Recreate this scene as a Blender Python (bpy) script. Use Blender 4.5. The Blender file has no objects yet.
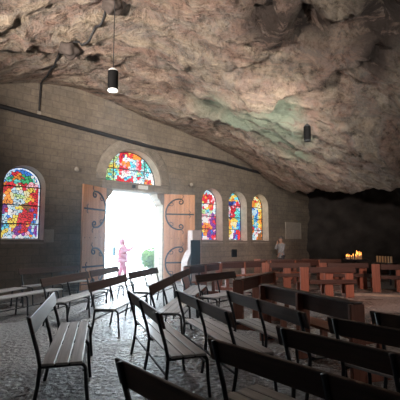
import bpy, bmesh, math, random
import numpy as np
from mathutils import Vector, Matrix, noise
PI = math.pi
R = math.radians
random.seed(7)
S = bpy.context.scene
COL = S.collection

# ------------------------------------------------------------------ camera, sky, lights, exposure
cam_d = bpy.data.cameras.new('camera'); cam = bpy.data.objects.new('camera', cam_d); COL.objects.link(cam)
cam_d.sensor_width = 36; cam_d.lens = 36.0; cam_d.clip_end = 300
cam.location = (0, 0, 1.6)
cam.rotation_euler = (R(96.0), 0, R(-42.0))
S.camera = cam

w = bpy.data.worlds.new('daylight'); S.world = w; w.use_nodes = True
w.node_tree.nodes['Background'].inputs[0].default_value = (0.74, 0.89, 1.0, 1)
w.node_tree.nodes['Background'].inputs[1].default_value = 16.0

def lamp(name, kind, loc, energy, color=(1, 1, 1), look=None, **kw):
    d = bpy.data.lights.new(name, kind); d.energy = energy; d.color = color
    for k, v in kw.items(): setattr(d, k, v)
    o = bpy.data.objects.new(name, d); COL.objects.link(o); o.location = loc
    if look is not None:
        o.rotation_euler = (Vector(look) - Vector(loc)).to_track_quat('-Z', 'Y').to_euler()
    return o
pl = lamp('doorway_daylight', 'AREA', (8.4, 13.75, 1.95), 1, look=(8.4, 0, 1.95), shape='RECTANGLE', size=2.9, size_y=4.1)
pl.data.cycles.is_portal = True
# floodlights of the grotto, washing the rock vault, plus the cave mouth behind the viewer
lamp('vault_floodlight', 'SPOT', (-1.5, 5.5, 3.6), 7000, (1.0, 0.87, 0.76), look=(7.0, 9.2, 6.9), spot_size=R(74), spot_blend=1.0, shadow_soft_size=0.3)
lamp('vault_floodlight_right', 'SPOT', (4.0, -3.4, 3.4), 1900, (1.0, 0.97, 0.92), look=(8.6, 6.6, 6.6), spot_size=R(58), spot_blend=1.0, shadow_soft_size=0.3)
lamp('cave_mouth', 'AREA', (8.5, -3.6, 3.4), 85, (1.0, 0.90, 0.86), look=(4, 8, 0.3), shape='RECTANGLE', size=2.6, size_y=2.0)
lamp('side_fill', 'AREA', (-5.0, 8.0, 3.0), 18, (0.72, 0.86, 1.0), look=(4, 7, 0.0), shape='RECTANGLE', size=3.0, size_y=3.0)  # added bluish fill from the left, no opening on that side
lamp('wall_fill', 'SPOT', (7.5, 4.5, 4.0), 1100, (1.0, 0.92, 0.82), look=(12.0, 12.6, 5.0), spot_size=R(95), spot_blend=1.0, shadow_soft_size=0.2)  # added to brighten the wall around the windows, no fixture stands here
lamp('pew_spotlight', 'SPOT', (7.0, -0.5, 4.2), 2000, (1.0, 0.58, 0.46), look=(11.8, 7.6, 0.3), spot_size=R(42), spot_blend=0.8, shadow_soft_size=0.15)
S.view_settings.view_transform = 'Standard'; S.view_settings.look = 'None'
S.view_settings.exposure = 0.0; S.view_settings.gamma = 1.0; S.view_settings.use_curve_mapping = False

# ------------------------------------------------------------------ materials
def new_mat(name):
    m = bpy.data.materials.new(name); m.use_nodes = True
    nt = m.node_tree; b = nt.nodes['Principled BSDF']
    return m, nt, b
def nd(nt, t, **kw):
    n = nt.nodes.new(t)
    for k, v in kw.items():
        if k in n.inputs.keys(): n.inputs[k].default_value = v
        else: setattr(n, k, v)
    return n
def ramp(nt, stops, fac):
    r = nt.nodes.new('ShaderNodeValToRGB'); e = r.color_ramp.elements
    while len(e) < len(stops): e.new(0.5)
    for i, (p, c) in enumerate(stops):
        e[i].position = p; e[i].color = (*c, 1) if len(c) == 3 else c
    nt.links.new(fac, r.inputs[0]); return r
def coords(nt, scale=(1, 1, 1), rot=(0, 0, 0)):
    t = nd(nt, 'ShaderNodeTexCoord'); mp = nd(nt, 'ShaderNodeMapping')
    mp.inputs['Scale'].default_value = scale; mp.inputs['Rotation'].default_value = rot
    nt.links.new(t.outputs['Object'], mp.inputs[0]); return mp.outputs[0]
def bedding(nt, along, across, rot):       # coordinates stretched along the rock's bedding direction
    t = nd(nt, 'ShaderNodeTexCoord'); mp = nd(nt, 'ShaderNodeMapping'); mp.vector_type = 'TEXTURE'
    mp.inputs['Rotation'].default_value = (0, 0, rot); mp.inputs['Scale'].default_value = (1 / along, 1 / across, 1)
    nt.links.new(t.outputs['Object'], mp.inputs[0]); return mp.outputs[0]
def mixc(nt, a, b, fac, mode='MIX'):
    m = nt.nodes.new('ShaderNodeMix'); m.data_type = 'RGBA'; m.blend_type = mode
    for s, v in ((m.inputs[6], a), (m.inputs[7], b)):
        if isinstance(v, (tuple, list)): s.default_value = (*v, 1)
        else: nt.links.new(v, s)
    if isinstance(fac, (int, float)): m.inputs[0].default_value = fac
    else: nt.links.new(fac, m.inputs[0])
    return m.outputs[2]
def bump(nt, b, h, strength=0.3, dist=0.02):
    n = nd(nt, 'ShaderNodeBump'); n.inputs['Strength'].default_value = strength; n.inputs['Distance'].default_value = dist
    nt.links.new(h, n.inputs['Height']); nt.links.new(n.outputs[0], b.inputs['Normal'])

def simple(name, c, rough=0.6, metal=0.0, var=0.25, scale=8, emit=None, stretch=(1, 1, 1), bmp=0.0, spec=0.5):
    m, nt, b = new_mat(name)
    n = nd(nt, 'ShaderNodeTexNoise', Scale=scale, Detail=4.0); nt.links.new(coords(nt, stretch), n.inputs['Vector'])
    lo = tuple(x * (1 - var) for x in c); hi = tuple(min(1, x * (1 + var)) for x in c)
    r = ramp(nt, [(0.3, lo), (0.7, hi)], n.outputs[0]); nt.links.new(r.outputs[0], b.inputs['Base Color'])
    b.inputs['Roughness'].default_value = rough; b.inputs['Metallic'].default_value = metal
    b.inputs['Specular IOR Level'].default_value = spec
    if bmp: bump(nt, b, n.outputs[0], bmp, 0.01)
    if emit:
        b.inputs['Emission Color'].default_value = (*emit[0], 1); b.inputs['Emission Strength'].default_value = emit[1]
    return m

def mat_rock():
    m, nt, b = new_mat('cave_rock'); L = nt.links.new
    v = coords(nt); t = nd(nt, 'ShaderNodeTexCoord')
    big = nd(nt, 'ShaderNodeTexNoise', Scale=0.45, Detail=5.0, Roughness=0.6, Distortion=0.7); L(bedding(nt, 0.6, 1.4, R(-38)), big.inputs['Vector'])
    med = nd(nt, 'ShaderNodeTexNoise', Scale=1.3, Detail=8.0, Roughness=0.7, Distortion=1.1); L(bedding(nt, 0.5, 1.7, R(-42)), med.inputs['Vector'])
    fin = nd(nt, 'ShaderNodeTexNoise', Scale=3.6, Detail=10.0, Roughness=0.78); L(v, fin.inputs['Vector'])
    c1 = ramp(nt, [(0.30, (0.26, 0.245, 0.235)), (0.40, (0.52, 0.43, 0.33)), (0.48, (0.49, 0.31, 0.25)), (0.54, (0.42, 0.37, 0.33)), (0.62, (0.60, 0.50, 0.37)), (0.72, (0.34, 0.31, 0.29))], big.outputs[0])
    c2 = ramp(nt, [(0.36, (0.15, 0.145, 0.145)), (0.44, (0.48, 0.33, 0.26)), (0.50, (0.30, 0.275, 0.255)), (0.56, (0.56, 0.44, 0.34)), (0.66, (0.68, 0.61, 0.50))], med.outputs[0])
    c = mixc(nt, c1.outputs[0], c2.outputs[0], 0.55)
    c3 = ramp(nt, [(0.36, (0.12, 0.11, 0.105)), (0.46, (0.7, 0.68, 0.66)), (0.54, (1, 1, 1)), (0.66, (1.15, 1.1, 1.05))], fin.outputs[0])
    c = mixc(nt, c, c3.outputs[0], 0.8, 'MULTIPLY')
    cr = nd(nt, 'ShaderNodeTexNoise', Scale=0.9, Detail=7.0, Roughness=0.62, Distortion=0.5); cr.noise_type = 'RIDGED_MULTIFRACTAL'; L(bedding(nt, 0.55, 1.9, R(-40)), cr.inputs['Vector'])
    c4 = ramp(nt, [(0.45, (1, 1, 1)), (0.72, (0.80, 0.78, 0.76)), (0.95, (0.16, 0.15, 0.145))], cr.outputs[0])
    c = mixc(nt, c, c4.outputs[0], 0.8, 'MULTIPLY')
    # algae stains around one patch of the vault
    def blob(cx, cy, r):
        s = nd(nt, 'ShaderNodeVectorMath', operation='DISTANCE'); f = nd(nt, 'ShaderNodeVectorMath', operation='MULTIPLY')
        L(t.outputs['Object'], f.inputs[0]); f.inputs[1].default_value = (1, 1, 0)
        L(f.outputs[0], s.inputs[0]); s.inputs[1].default_value = (cx, cy, 0)
        mr = nd(nt, 'ShaderNodeMapRange'); L(s.outputs['Value'], mr.inputs[0])
        mr.inputs[1].default_value = r; mr.inputs[2].default_value = r * 0.35; mr.inputs[3].default_value = 0; mr.inputs[4].default_value = 1
        return mr.outputs[0]
    def stain(c, blobs, col, lo, hi, noise_out):
        a = blobs[0]
        for x in blobs[1:]:
            mx = nd(nt, 'ShaderNodeMath', operation='MAXIMUM'); L(a, mx.inputs[0]); L(x, mx.inputs[1]); a = mx.outputs[0]
        rr = ramp(nt, [(lo, (0, 0, 0)), (hi, (1, 1, 1))], noise_out)
        mu = nd(nt, 'ShaderNodeMath', operation='MULTIPLY'); L(a, mu.inputs[0]); L(rr.outputs[0], mu.inputs[1])
        return mixc(nt, c, col, mu.outputs[0])
    c = stain(c, [blob(*q) for q in GREEN], (0.36, 0.42, 0.32), 0.36, 0.45, med.outputs[0])
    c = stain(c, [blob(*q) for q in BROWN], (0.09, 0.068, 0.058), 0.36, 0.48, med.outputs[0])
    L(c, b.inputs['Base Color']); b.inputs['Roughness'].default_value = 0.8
    b.inputs['Specular IOR Level'].default_value = 0.25
    mg = nd(nt, 'ShaderNodeTexMusgrave') if False else fin
    ad = nd(nt, 'ShaderNodeMath', operation='MULTIPLY_ADD'); L(med.outputs[0], ad.inputs[0]); ad.inputs[1].default_value = 2.2; L(fin.outputs[0], ad.inputs[2])
    bump(nt, b, ad.outputs[0], 1.0, 0.28)
    return m

def mat_wall():
    m, nt, b = new_mat('coursed_stone'); L = nt.links.new
    t = nd(nt, 'ShaderNodeTexCoord'); sx = nd(nt, 'ShaderNodeSeparateXYZ'); L(t.outputs['Object'], sx.inputs[0])
    ad = nd(nt, 'ShaderNodeMath', operation='ADD'); L(sx.outputs[0], ad.inputs[0]); L(sx.outputs[1], ad.inputs[1])
    cb = nd(nt, 'ShaderNodeCombineXYZ'); L(ad.outputs[0], cb.inputs[0]); L(sx.outputs[2], cb.inputs[1])
    br = nd(nt, 'ShaderNodeTexBrick'); L(cb.outputs[0], br.inputs['Vector'])
    br.inputs['Color1'].default_value = (0.29, 0.25, 0.205, 1); br.inputs['Color2'].default_value = (0.24, 0.205, 0.165, 1)
    br.inputs['Mortar'].default_value = (0.20, 0.175, 0.15, 1)
    br.inputs['Scale'].default_value = 1.0; br.inputs['Mortar Size'].default_value = 0.014
    br.inputs['Brick Width'].default_value = 0.48; br.inputs['Row Height'].default_value = 0.235
    n = nd(nt, 'ShaderNodeTexNoise', Scale=1.1, Detail=6.0, Roughness=0.65); L(t.outputs['Object'], n.inputs['Vector'])
    r = ramp(nt, [(0.3, (0.62, 0.62, 0.64)), (0.7, (1.15, 1.12, 1.05))], n.outputs[0])
    c = mixc(nt, br.outputs[0], r.outputs[0], 0.9, 'MULTIPLY')
    n2 = nd(nt, 'ShaderNodeTexNoise', Scale=9.0, Detail=6.0); L(t.outputs['Object'], n2.inputs['Vector'])
    r2 = ramp(nt, [(0.3, (0.7, 0.7, 0.7)), (0.7, (1.2, 1.2, 1.2))], n2.outputs[0])
    c = mixc(nt, c, r2.outputs[0], 0.6, 'MULTIPLY')
    L(c, b.inputs['Base Color']); b.inputs['Roughness'].default_value = 0.75; b.inputs['Specular IOR Level'].default_value = 0.3
    mu = nd(nt, 'ShaderNodeMath', operation='MULTIPLY_ADD'); L(br.outputs['Fac'], mu.inputs[0]); mu.inputs[1].default_value = -0.8; L(n2.outputs[0], mu.inputs[2])
    bump(nt, b, mu.outputs[0], 0.5, 0.03)
    return m

def mat_floor():
    m, nt, b = new_mat('wet_cobbles'); L = nt.links.new
    v = coords(nt)
    vo = nd(nt, 'ShaderNodeTexVoronoi', Scale=15.0, feature='SMOOTH_F1'); L(v, vo.inputs['Vector'])
    n = nd(nt, 'ShaderNodeTexNoise', Scale=19.0, Detail=5.0, Roughness=0.7); L(v, n.inputs['Vector'])
    p = nd(nt, 'ShaderNodeTexNoise', Scale=0.55, Detail=4.0, Roughness=0.6); L(v, p.inputs['Vector'])
    c = ramp(nt, [(0.3, (0.08, 0.077, 0.076)), (0.50, (0.30, 0.29, 0.285)), (0.68, (0.58, 0.565, 0.55))], n.outputs[0])
    c2 = ramp(nt, [(0.35, (0.55, 0.5, 0.46)), (0.65, (1.1, 1.08, 1.05))], p.outputs[0])
    L(mixc(nt, c.outputs[0], c2.outputs[0], 0.8, 'MULTIPLY'), b.inputs['Base Color'])
    rr = ramp(nt, [(0.38, (0.20, 0.20, 0.20)), (0.62, (0.42, 0.42, 0.42))], p.outputs[0]); L(rr.outputs[0], b.inputs['Roughness'])
    b.inputs['Specular IOR Level'].default_value = 0.7
    ad = nd(nt, 'ShaderNodeMath', operation='MULTIPLY_ADD'); L(vo.outputs['Distance'], ad.inputs[0]); ad.inputs[1].default_value = -1.2; L(n.outputs[0], ad.inputs[2])
    bump(nt, b, ad.outputs[0], 0.9, 0.05)
    return m

def mat_wood(name, dark, light, rough=0.45, scale=3.0, axis='Y', spec=0.5):
    m, nt, b = new_mat(name); L = nt.links.new
    st = {'X': (0.35, 9, 9), 'Y': (9, 0.35, 9), 'Z': (9, 9, 0.35)}[axis]
    n = nd(nt, 'ShaderNodeTexNoise', Scale=scale, Detail=6.0, Roughness=0.6, Distortion=0.4); L(coords(nt, st), n.inputs['Vector'])
    r = ramp(nt, [(0.3, dark), (0.7, light)], n.outputs[0]); L(r.outputs[0], b.inputs['Base Color'])
    b.inputs['Roughness'].default_value = rough; b.inputs['Specular IOR Level'].default_value = spec
    bump(nt, b, n.outputs[0], 0.15, 0.01)
    return m

GREEN = [(8.8, 9.2, 1.1), (8.5, 8.5, 0.7), (10.0, 9.05, 1.1), (9.8, 8.1, 1.1), (9.6, 7.1, 0.9), (10.6, 7.5, 1.0), (11.2, 8.6, 1.1), (12.0, 8.3, 0.8)]
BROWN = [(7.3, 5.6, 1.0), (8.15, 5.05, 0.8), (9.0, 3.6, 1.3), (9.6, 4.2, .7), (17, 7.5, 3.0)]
M = {}
M['rock'] = mat_rock(); M['wall'] = mat_wall(); M['floor'] = mat_floor()
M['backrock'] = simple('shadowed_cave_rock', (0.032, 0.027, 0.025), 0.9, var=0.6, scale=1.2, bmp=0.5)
M['darkrock'] = simple('dark_knob_rock', (0.07, 0.055, 0.048), 0.85, var=0.5, scale=6, bmp=0.6)
M['trim'] = simple('dressed_limestone', (0.33, 0.29, 0.24), 0.75, scale=5, bmp=0.2)
M['pillarstone'] = simple('pinkish_pillar_stone', (0.42, 0.34, 0.32), 0.7, var=0.15, scale=5)
M['palestone'] = simple('pale_stone', (0.62, 0.54, 0.50), 0.6, var=0.12, scale=5)
M['reveal'] = simple('limewashed_reveal', (0.55, 0.52, 0.46), 0.8, var=0.15, scale=4)
M['plaque'] = simple('plaque_stone', (0.40, 0.36, 0.31), 0.6, var=0.12, scale=6)
M['steel'] = simple('black_painted_steel', (0.025, 0.028, 0.032), 0.42, 0.0, var=0.3, scale=20)
M['iron'] = simple('wrought_iron', (0.028, 0.03, 0.036), 0.5, 0.3, var=0.3, scale=20)
M['slat'] = mat_wood('worn_bench_slat', (0.29, 0.28, 0.275), (0.56, 0.54, 0.53), 0.34, spec=0.8)
M['back'] = mat_wood('varnished_bench_back', (0.036, 0.022, 0.018), (0.085, 0.052, 0.041), 0.38)
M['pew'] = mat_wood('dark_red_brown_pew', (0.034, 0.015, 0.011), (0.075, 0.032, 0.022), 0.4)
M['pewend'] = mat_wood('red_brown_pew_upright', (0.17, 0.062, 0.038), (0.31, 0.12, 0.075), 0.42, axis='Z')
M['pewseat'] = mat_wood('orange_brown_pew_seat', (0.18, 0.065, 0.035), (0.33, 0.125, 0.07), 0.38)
M['door'] = mat_wood('oak_door_planks', (0.44, 0.20, 0.095), (0.64, 0.33, 0.17), 0.5, 1.2, axis='Z')
M['black'] = simple('matt_black', (0.006, 0.006, 0.0065), 0.7, var=0.2, spec=0.1)
M['cable'] = simple('black_cable', (0.02, 0.02, 0.022), 0.6, var=0.2)
M['white'] = simple('white_plastic', (0.75, 0.75, 0.74), 0.5, var=0.05)
M['glow'] = simple('lamp_glass', (0.9, 0.9, 0.88), 0.4, var=0.02, emit=((1.0, 0.96, 0.9), 2.5))
M['wax'] = simple('candle_wax', (0.55, 0.38, 0.22), 0.5, var=0.1, emit=((1.0, 0.55, 0.22), 0.03))
M['flame'] = simple('candle_flame', (1, 0.6, 0.2), 0.5, var=0.02, emit=((1.0, 0.36, 0.07), 3.0))
M['ground'] = simple('pale_forecourt_gravel', (0.75, 0.74, 0.72), 0.9, var=0.08, scale=4)
M['leaf'] = simple('shrub_leaves', (0.10, 0.17, 0.035), 0.6, var=0.4, spec=0.1, scale=9)
M['bark'] = simple('shrub_bark', (0.12, 0.09, 0.07), 0.8)
M['skin'] = simple('skin', (0.45, 0.27, 0.20), 0.55, var=0.06)
M['pinkcoat'] = simple('pink_coat', (0.24, 0.070, 0.10), 0.8, var=0.12)
M['pinktrousers'] = simple('deep_pink_trousers', (0.20, 0.035, 0.07), 0.8, var=0.12)
M['shoe'] = simple('dark_shoe', (0.05, 0.04, 0.04), 0.6)
M['bag'] = simple('blue_grey_backpack', (0.06, 0.11, 0.14), 0.7)
M['phone'] = simple('dark_phone', (0.03, 0.04, 0.045), 0.3)
M['greyjacket'] = simple('grey_jacket', (0.30, 0.32, 0.35), 0.8, var=0.15)
M['navytrousers'] = simple('dark_trousers', (0.035, 0.037, 0.045), 0.8)
M['hair'] = simple('dark_grey_hair', (0.10, 0.09, 0.085), 0.7)

# ------------------------------------------------------------------ helpers
class MB:
    def __init__(s): s.bm = bmesh.new()
    def box(s, c, d, rot=None, bev=0.0):
        r = bmesh.ops.create_cube(s.bm, size=1.0); vs = r['verts']
        bmesh.ops.scale(s.bm, vec=d, verts=vs)
        if bev:
            es = list({e for v in vs for e in v.link_edges})
            rr = bmesh.ops.bevel(s.bm, geom=es, offset=bev, segments=2, affect='EDGES', profile=0.5)
            vs = list({v for f in rr['faces'] for v in f.verts} | {v for v in vs if v.is_valid})
        if rot is not None: bmesh.ops.rotate(s.bm, cent=(0, 0, 0), matrix=rot, verts=vs)
        bmesh.ops.translate(s.bm, vec=c, verts=vs); return s
    def tube(s, pts, r, seg=8, closed=False):
        pts = [Vector(p) for p in pts]; n = len(pts)
        rad = r if isinstance(r, (list, tuple)) else [r] * n
        rings = []; up = None
        for i, p in enumerate(pts):
            a = pts[max(i - 1, 0)]; b = pts[min(i + 1, n - 1)]
            t = (b - a).normalized()
            if up is None:
                up = Vector((0, 0, 1)) if abs(t.z) < 0.9 else Vector((1, 0, 0))
            x = t.cross(up)
            if x.length < 1e-5: x = t.orthogonal()
            x.normalize(); up = x.cross(t).normalized()
            rings.append([s.bm.verts.new(p + (x * math.cos(2 * PI * k / seg) + up * math.sin(2 * PI * k / seg)) * rad[i]) for k in range(seg)])
        for A, B in zip(rings, rings[1:]):
            for k in range(seg):
                s.bm.faces.new((A[k], A[(k + 1) % seg], B[(k + 1) % seg], B[k]))
        s.bm.faces.new(rings[0][::-1]); s.bm.faces.new(rings[-1]); return s
    def lathe(s, prof, c=(0, 0, 0), seg=20):
        rings = []
        for (r, z) in prof:
            rings.append([s.bm.verts.new((c[0] + r * math.cos(2 * PI * k / seg), c[1] + r * math.sin(2 * PI * k / seg), c[2] + z)) for k in range(seg)])
        for A, B in zip(rings, rings[1:]):
            for k in range(seg): s.bm.faces.new((A[k], A[(k + 1) % seg], B[(k + 1) % seg], B[k]))
        s.bm.faces.new(rings[0][::-1]); s.bm.faces.new(rings[-1]); return s
    def poly(s, pts, depth):           # outline extruded along a vector
        d = Vector(depth)
        a = [s.bm.verts.new(p) for p in pts]; b = [s.bm.verts.new(Vector(p) + d) for p in pts]
        n = len(a)
        s.bm.faces.new(a); s.bm.faces.new(b[::-1])
        for i in range(n): s.bm.faces.new((a[i], b[i], b[(i + 1) % n], a[(i + 1) % n]))
        return s
    def blob(s, c, d, rough=0.2, sub=3, freq=1.5, seed=0):
        r = bmesh.ops.create_icosphere(s.bm, subdivisions=sub, radius=1.0)
        for v in r['verts']:
            k = 1 + rough * noise.noise(v.co * freq + Vector((seed, seed * 1.7, 0)))
            v.co = Vector((v.co.x * d[0] * k, v.co.y * d[1] * k, v.co.z * d[2] * k)) + Vector(c)
        return s
    def build(s, name, mat, parent=None, smooth=False, **props):
        me = bpy.data.meshes.new(name)
        bmesh.ops.recalc_face_normals(s.bm, faces=s.bm.faces[:])
        s.bm.to_mesh(me); s.bm.free(); me.materials.append(mat)
        if smooth:
            for p in me.polygons: p.use_smooth = True
        o = bpy.data.objects.new(name, me); COL.objects.link(o)
        if parent is not None: o.parent = parent
        for k, v in props.items(): o[k] = v
        return o
def tag(o, label=None, cat=None, group=None, kind=None):
    if label: o['label'] = label
    if cat: o['category'] = cat
    if group: o['group'] = group
    if kind: o['kind'] = kind
    return o
def empty(name, loc, rz=0.0):
    o = bpy.data.objects.new(name, None); COL.objects.link(o); o.location = loc; o.rotation_euler = (0, 0, rz)
    o.empty_display_size = 0.1; return o
def copy_tree(o, parent=None):
    c = o.copy(); COL.objects.link(c)
    if parent is not None: c.parent = parent
    for ch in [x for x in bpy.data.objects if x.parent == o]: copy_tree(ch, c)
    return c
def place(proto, i, x, y, az, label, group, z=0.0):
    o = proto if i == 0 else copy_tree(proto)
    o.location = (x, y, z); o.rotation_euler = (0, 0, az)
    o['label'] = label
    if group: o['group'] = group
    return o

# ------------------------------------------------------------------ structure: floor and ground
f = MB(); f.box((9, 4.25, -0.1), (34, 18.3, 0.2)); f.build('floor', M['floor'], kind='structure')
g = MB(); g.box((9, 33.7, -0.12), (60, 40.6, 0.2)); g.build('ground', M['ground'], kind='structure')

# ------------------------------------------------------------------ the stone front wall with its openings
WY = 13.0; WT = 0.55
def arch(cx, z0, hw, zs, n=20):            # outline, counter-clockwise from the bottom left
    pts = [(cx + hw, z0)] + [(cx + hw * math.cos(a), zs + hw * math.sin(a)) for a in np.linspace(0, PI, n + 1)] + [(cx - hw, z0)]
    return pts
LANCETS = [4.28, 12.46, 14.16, 15.83]
HW, Z0, ZS = 0.64, 1.66, 3.38
DX0, DX1, DZ = 7.10, 9.68, 3.52
holes = [arch(c, Z0, HW, ZS) for c in LANCETS]
holes.append(arch(8.33, 3.86, 1.24, 3.90, 28))
holes.append([(DX0, 0.0), (DX1, 0.0), (DX1, 3.08), (DX1 - 0.10, 3.14), (DX1 - 0.14, 3.26), (DX1 - 0.26, 3.34), (DX1 - 0.30, DZ),
              (DX0 + 0.30, DZ), (DX0 + 0.26, 3.34), (DX0 + 0.14, 3.26), (DX0 + 0.10, 3.14), (DX0, 3.08)])
outer = [(-7, 0), (DX0, 0)]
bm = bmesh.new()
def loop(pts):
    vs = [bm.verts.new((p[0], 0, p[1])) for p in pts]
    for i in range(len(vs)): bm.edges.new((vs[i], vs[(i + 1) % len(vs)]))
# the doorway reaches the floor, so it is a notch of the outer outline
door = holes.pop()
loop([(-7, -0.2), (DX0, -0.2)] + [door[0]] + door[::-1][:-1] + [door[1], (DX1, -0.2), (20.3, -0.2), (20.3, 8.2), (-7, 8.2)])
bmesh.ops.remove_doubles(bm, verts=bm.verts[:], dist=1e-5)
for h in holes: loop(h)
bmesh.ops.triangle_fill(bm, use_beauty=True, use_dissolve=False, edges=bm.edges[:])
r = bmesh.ops.extrude_face_region(bm, geom=bm.faces[:])
bmesh.ops.translate(bm, vec=(0, WT, 0), verts=[v for v in r['geom'] if isinstance(v, bmesh.types.BMVert)])
bmesh.ops.recalc_face_normals(bm, faces=bm.faces[:])
for fc in bm.faces:
    cz = fc.calc_center_median()
    if abs(fc.normal.y) < 0.5 and 1.5 < cz.z < 5.5 and not (DX0 - .1 < cz.x < DX1 + .1 and cz.z < 3.6): fc.material_index = 1
me = bpy.data.meshes.new('wall_front'); bm.to_mesh(me); bm.free(); me.materials.append(M['wall']); me.materials.append(M['reveal'])
wall = bpy.data.objects.new('wall_front', me); COL.objects.link(wall); wall.location = (0, WY, 0); wall['kind'] = 'structure'

# dressed arch over the tympanum, door lintel, sloping sills
t = MB()
n = 22
for k in range(n):
    a0 = PI * k / n + 0.0015; a1 = PI * (k + 1) / n - 0.0015
    P = []
    for (rr, a) in ((1.27, a0), (1.66, a0), (1.66, a1), (1.27, a1)):
        P.append((8.33 + rr * math.cos(a), WY - 0.05, 3.90 + rr * math.sin(a)))
    t.poly(P, (0, 0.12, 0))
t.build('trim_1', M['trim'], kind='structure')
t = MB(); t.box((8.39, WY - 0.03, 3.69), (3.0, 0.14, 0.30), bev=0.02); t.build('trim_2', M['wall'], kind='structure')
for i, c in enumerate(LANCETS):
    t = MB(); t.poly([(c - HW, WY - 0.02, Z0 - 0.12), (c - HW, WY - 0.02, Z0 - 0.06), (c - HW, WY + 0.44, Z0 + 0.06), (c - HW, WY + 0.44, Z0 - 0.12)], (2 * HW, 0, 0))
    t.build('trim_%d' % (i + 3), M['trim'], kind='structure')
t = MB(); t.box(((DX0 + DX1) / 2, WY + 0.3, 0.01), (DX1 - DX0, 0.6, 0.02)); t.build('trim_7', M['palestone'], kind='structure')

# ------------------------------------------------------------------ hazy air inside, thickened near the doorway to imitate its veiling glare
hz = MB(); hz.box((6.9, 4.35, 3.9), (26.6, 17.2, 7.8))
hm = bpy.data.materials.new('glare_haze'); hm.use_nodes = True; hn = hm.node_tree; hn.nodes.remove(hn.nodes['Principled BSDF'])
vs_ = hn.nodes.new('ShaderNodeVolumeScatter'); vs_.inputs['Color'].default_value = (0.66, 0.84, 1.0, 1); vs_.inputs['Density'].default_value = 0.010; vs_.inputs['Anisotropy'].default_value = 0.72
hg = hn.nodes.new('ShaderNodeTexCoord'); hd = hn.nodes.new('ShaderNodeVectorMath'); hd.operation = 'DISTANCE'; hd.inputs[1].default_value = (6.6, 11.0, 1.0)
hn.links.new(hg.outputs['Object'], hd.inputs[0])
hr = hn.nodes.new('ShaderNodeMapRange'); hr.interpolation_type = 'SMOOTHSTEP'; hn.links.new(hd.outputs['Value'], hr.inputs[0])
for q_, v_ in zip((1, 2, 3, 4), (1.0, 6.8, 0.024, 0.0)): hr.inputs[q_].default_value = v_
hn.links.new(hr.outputs[0], vs_.inputs['Density'])
hn.links.new(vs_.outputs[0], hn.nodes['Material Output'].inputs['Volume'])
hz = hz.build('haze', hm); hz['kind'] = 'structure'

# ------------------------------------------------------------------ rock vault
CP = [(-6, 13, 5.6), (-2, 13, 5.7), (1.5, 13, 6.0), (3.4, 13, 6.33), (4.9, 13, 6.78), (6.6, 13, 6.78), (9, 13, 6.45), (11.7, 13, 6.13), (15, 13, 5.44), (18.4, 13, 4.47), (21, 13, 4.0),
      (4.9, 14, 6.9), (9, 14, 6.9), (15, 14, 5.5), (1, 8, 6.5), (-3, 6, 6), (2.2, 9, 6.75), (4, 8.3, 7.15), (5.2, 6.2, 7.2), (7.2, 8.2, 6.5), (9, 9.5, 6.0), (11, 10.5, 5.7),
      (8.4, 6.9, 5.7), (10.4, 7.6, 5.15), (13, 10, 5.0), (7.4, 4.6, 7.3), (8.6, 3.6, 6.9), (6.2, 4.4, 7.1), (9.6, 5.2, 5.5), (10.4, 4.1, 5.0), (11.6, 5.8, 4.3), (13, 7.6, 4.2),
      (13.4, 5.2, 3.25), (14.0, 7.4, 3.5), (15.6, 9.9, 3.85), (16.8, 11.7, 4.1), (13, 1, 3.2), (12.6, -2, 3.2), (16, 7, 3.4), (19, 10, 3.9), (16, 2, 3.3), (19, 5, 3.5),
      (4, 2, 7.0), (0, 0, 6.0), (5, -2, 6.5), (9, 0.5, 6.6), (-3, -2, 6), (24, 0, 5.5), (18, -3, 5), (25, 13, 4)]
Pn = np.array(CP)
def tps_fit(P):
    n = len(P); d = np.linalg.norm(P[:, None, :2] - P[None, :, :2], axis=2)
    K = np.where(d > 0, d * d * np.log(d + 1e-12), 0) + np.eye(n) * 0.004
    A = np.zeros((n + 3, n + 3)); A[:n, :n] = K; A[:n, n] = 1; A[:n, n + 1:] = P[:, :2]; A[n, :n] = 1; A[n + 1:, :n] = P[:, :2].T
    return np.linalg.solve(A, np.concatenate([P[:, 2], np.zeros(3)]))
TW = tps_fit(Pn)
def base_z(x, y):
    d = np.hypot(Pn[:, 0] - x, Pn[:, 1] - y)
    k = np.where(d > 0, d * d * np.log(d + 1e-12), 0)
    return float(k @ TW[:-3] + TW[-3] + TW[-2] * x + TW[-1] * y)
def sstep(t): t = min(1.0, max(0.0, t)); return t * t * (3 - 2 * t)
def side_dist(P, x, y):          # signed distance to an open polyline, positive to the left of its direction
    best = 1e9; sg = 1
    for (ax, ay), (bx, by) in zip(P, P[1:]):
        dx, dy = bx - ax, by - ay; t = min(1, max(0, ((x - ax) * dx + (y - ay) * dy) / (dx * dx + dy * dy)))
        d = math.hypot(x - ax - t * dx, y - ay - t * dy)
        if d < best: best = d; sg = 1 if dx * (y - ay) - dy * (x - ax) > 0 else -1
    return best * sg
LIP = [(12.4, -4.5), (13.0, 1), (13.4, 5.2), (14.0, 7.4), (15.6, 9.9), (16.9, 11.8), (18.6, 13.6)]
LEDGE = [(3.6, 10.5), (5.64, 10.14), (6.44, 9.87), (7.25, 9.44), (8.02, 8.9), (8.37, 7.96), (8.85, 7.34), (8.95, 6.55), (9.05, 5.8), (9.4, 4.6)]
def well(x, y, cx, cy, r): return math.exp(-((x - cx) ** 2 + (y - cy) ** 2) / (r * r))
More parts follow.
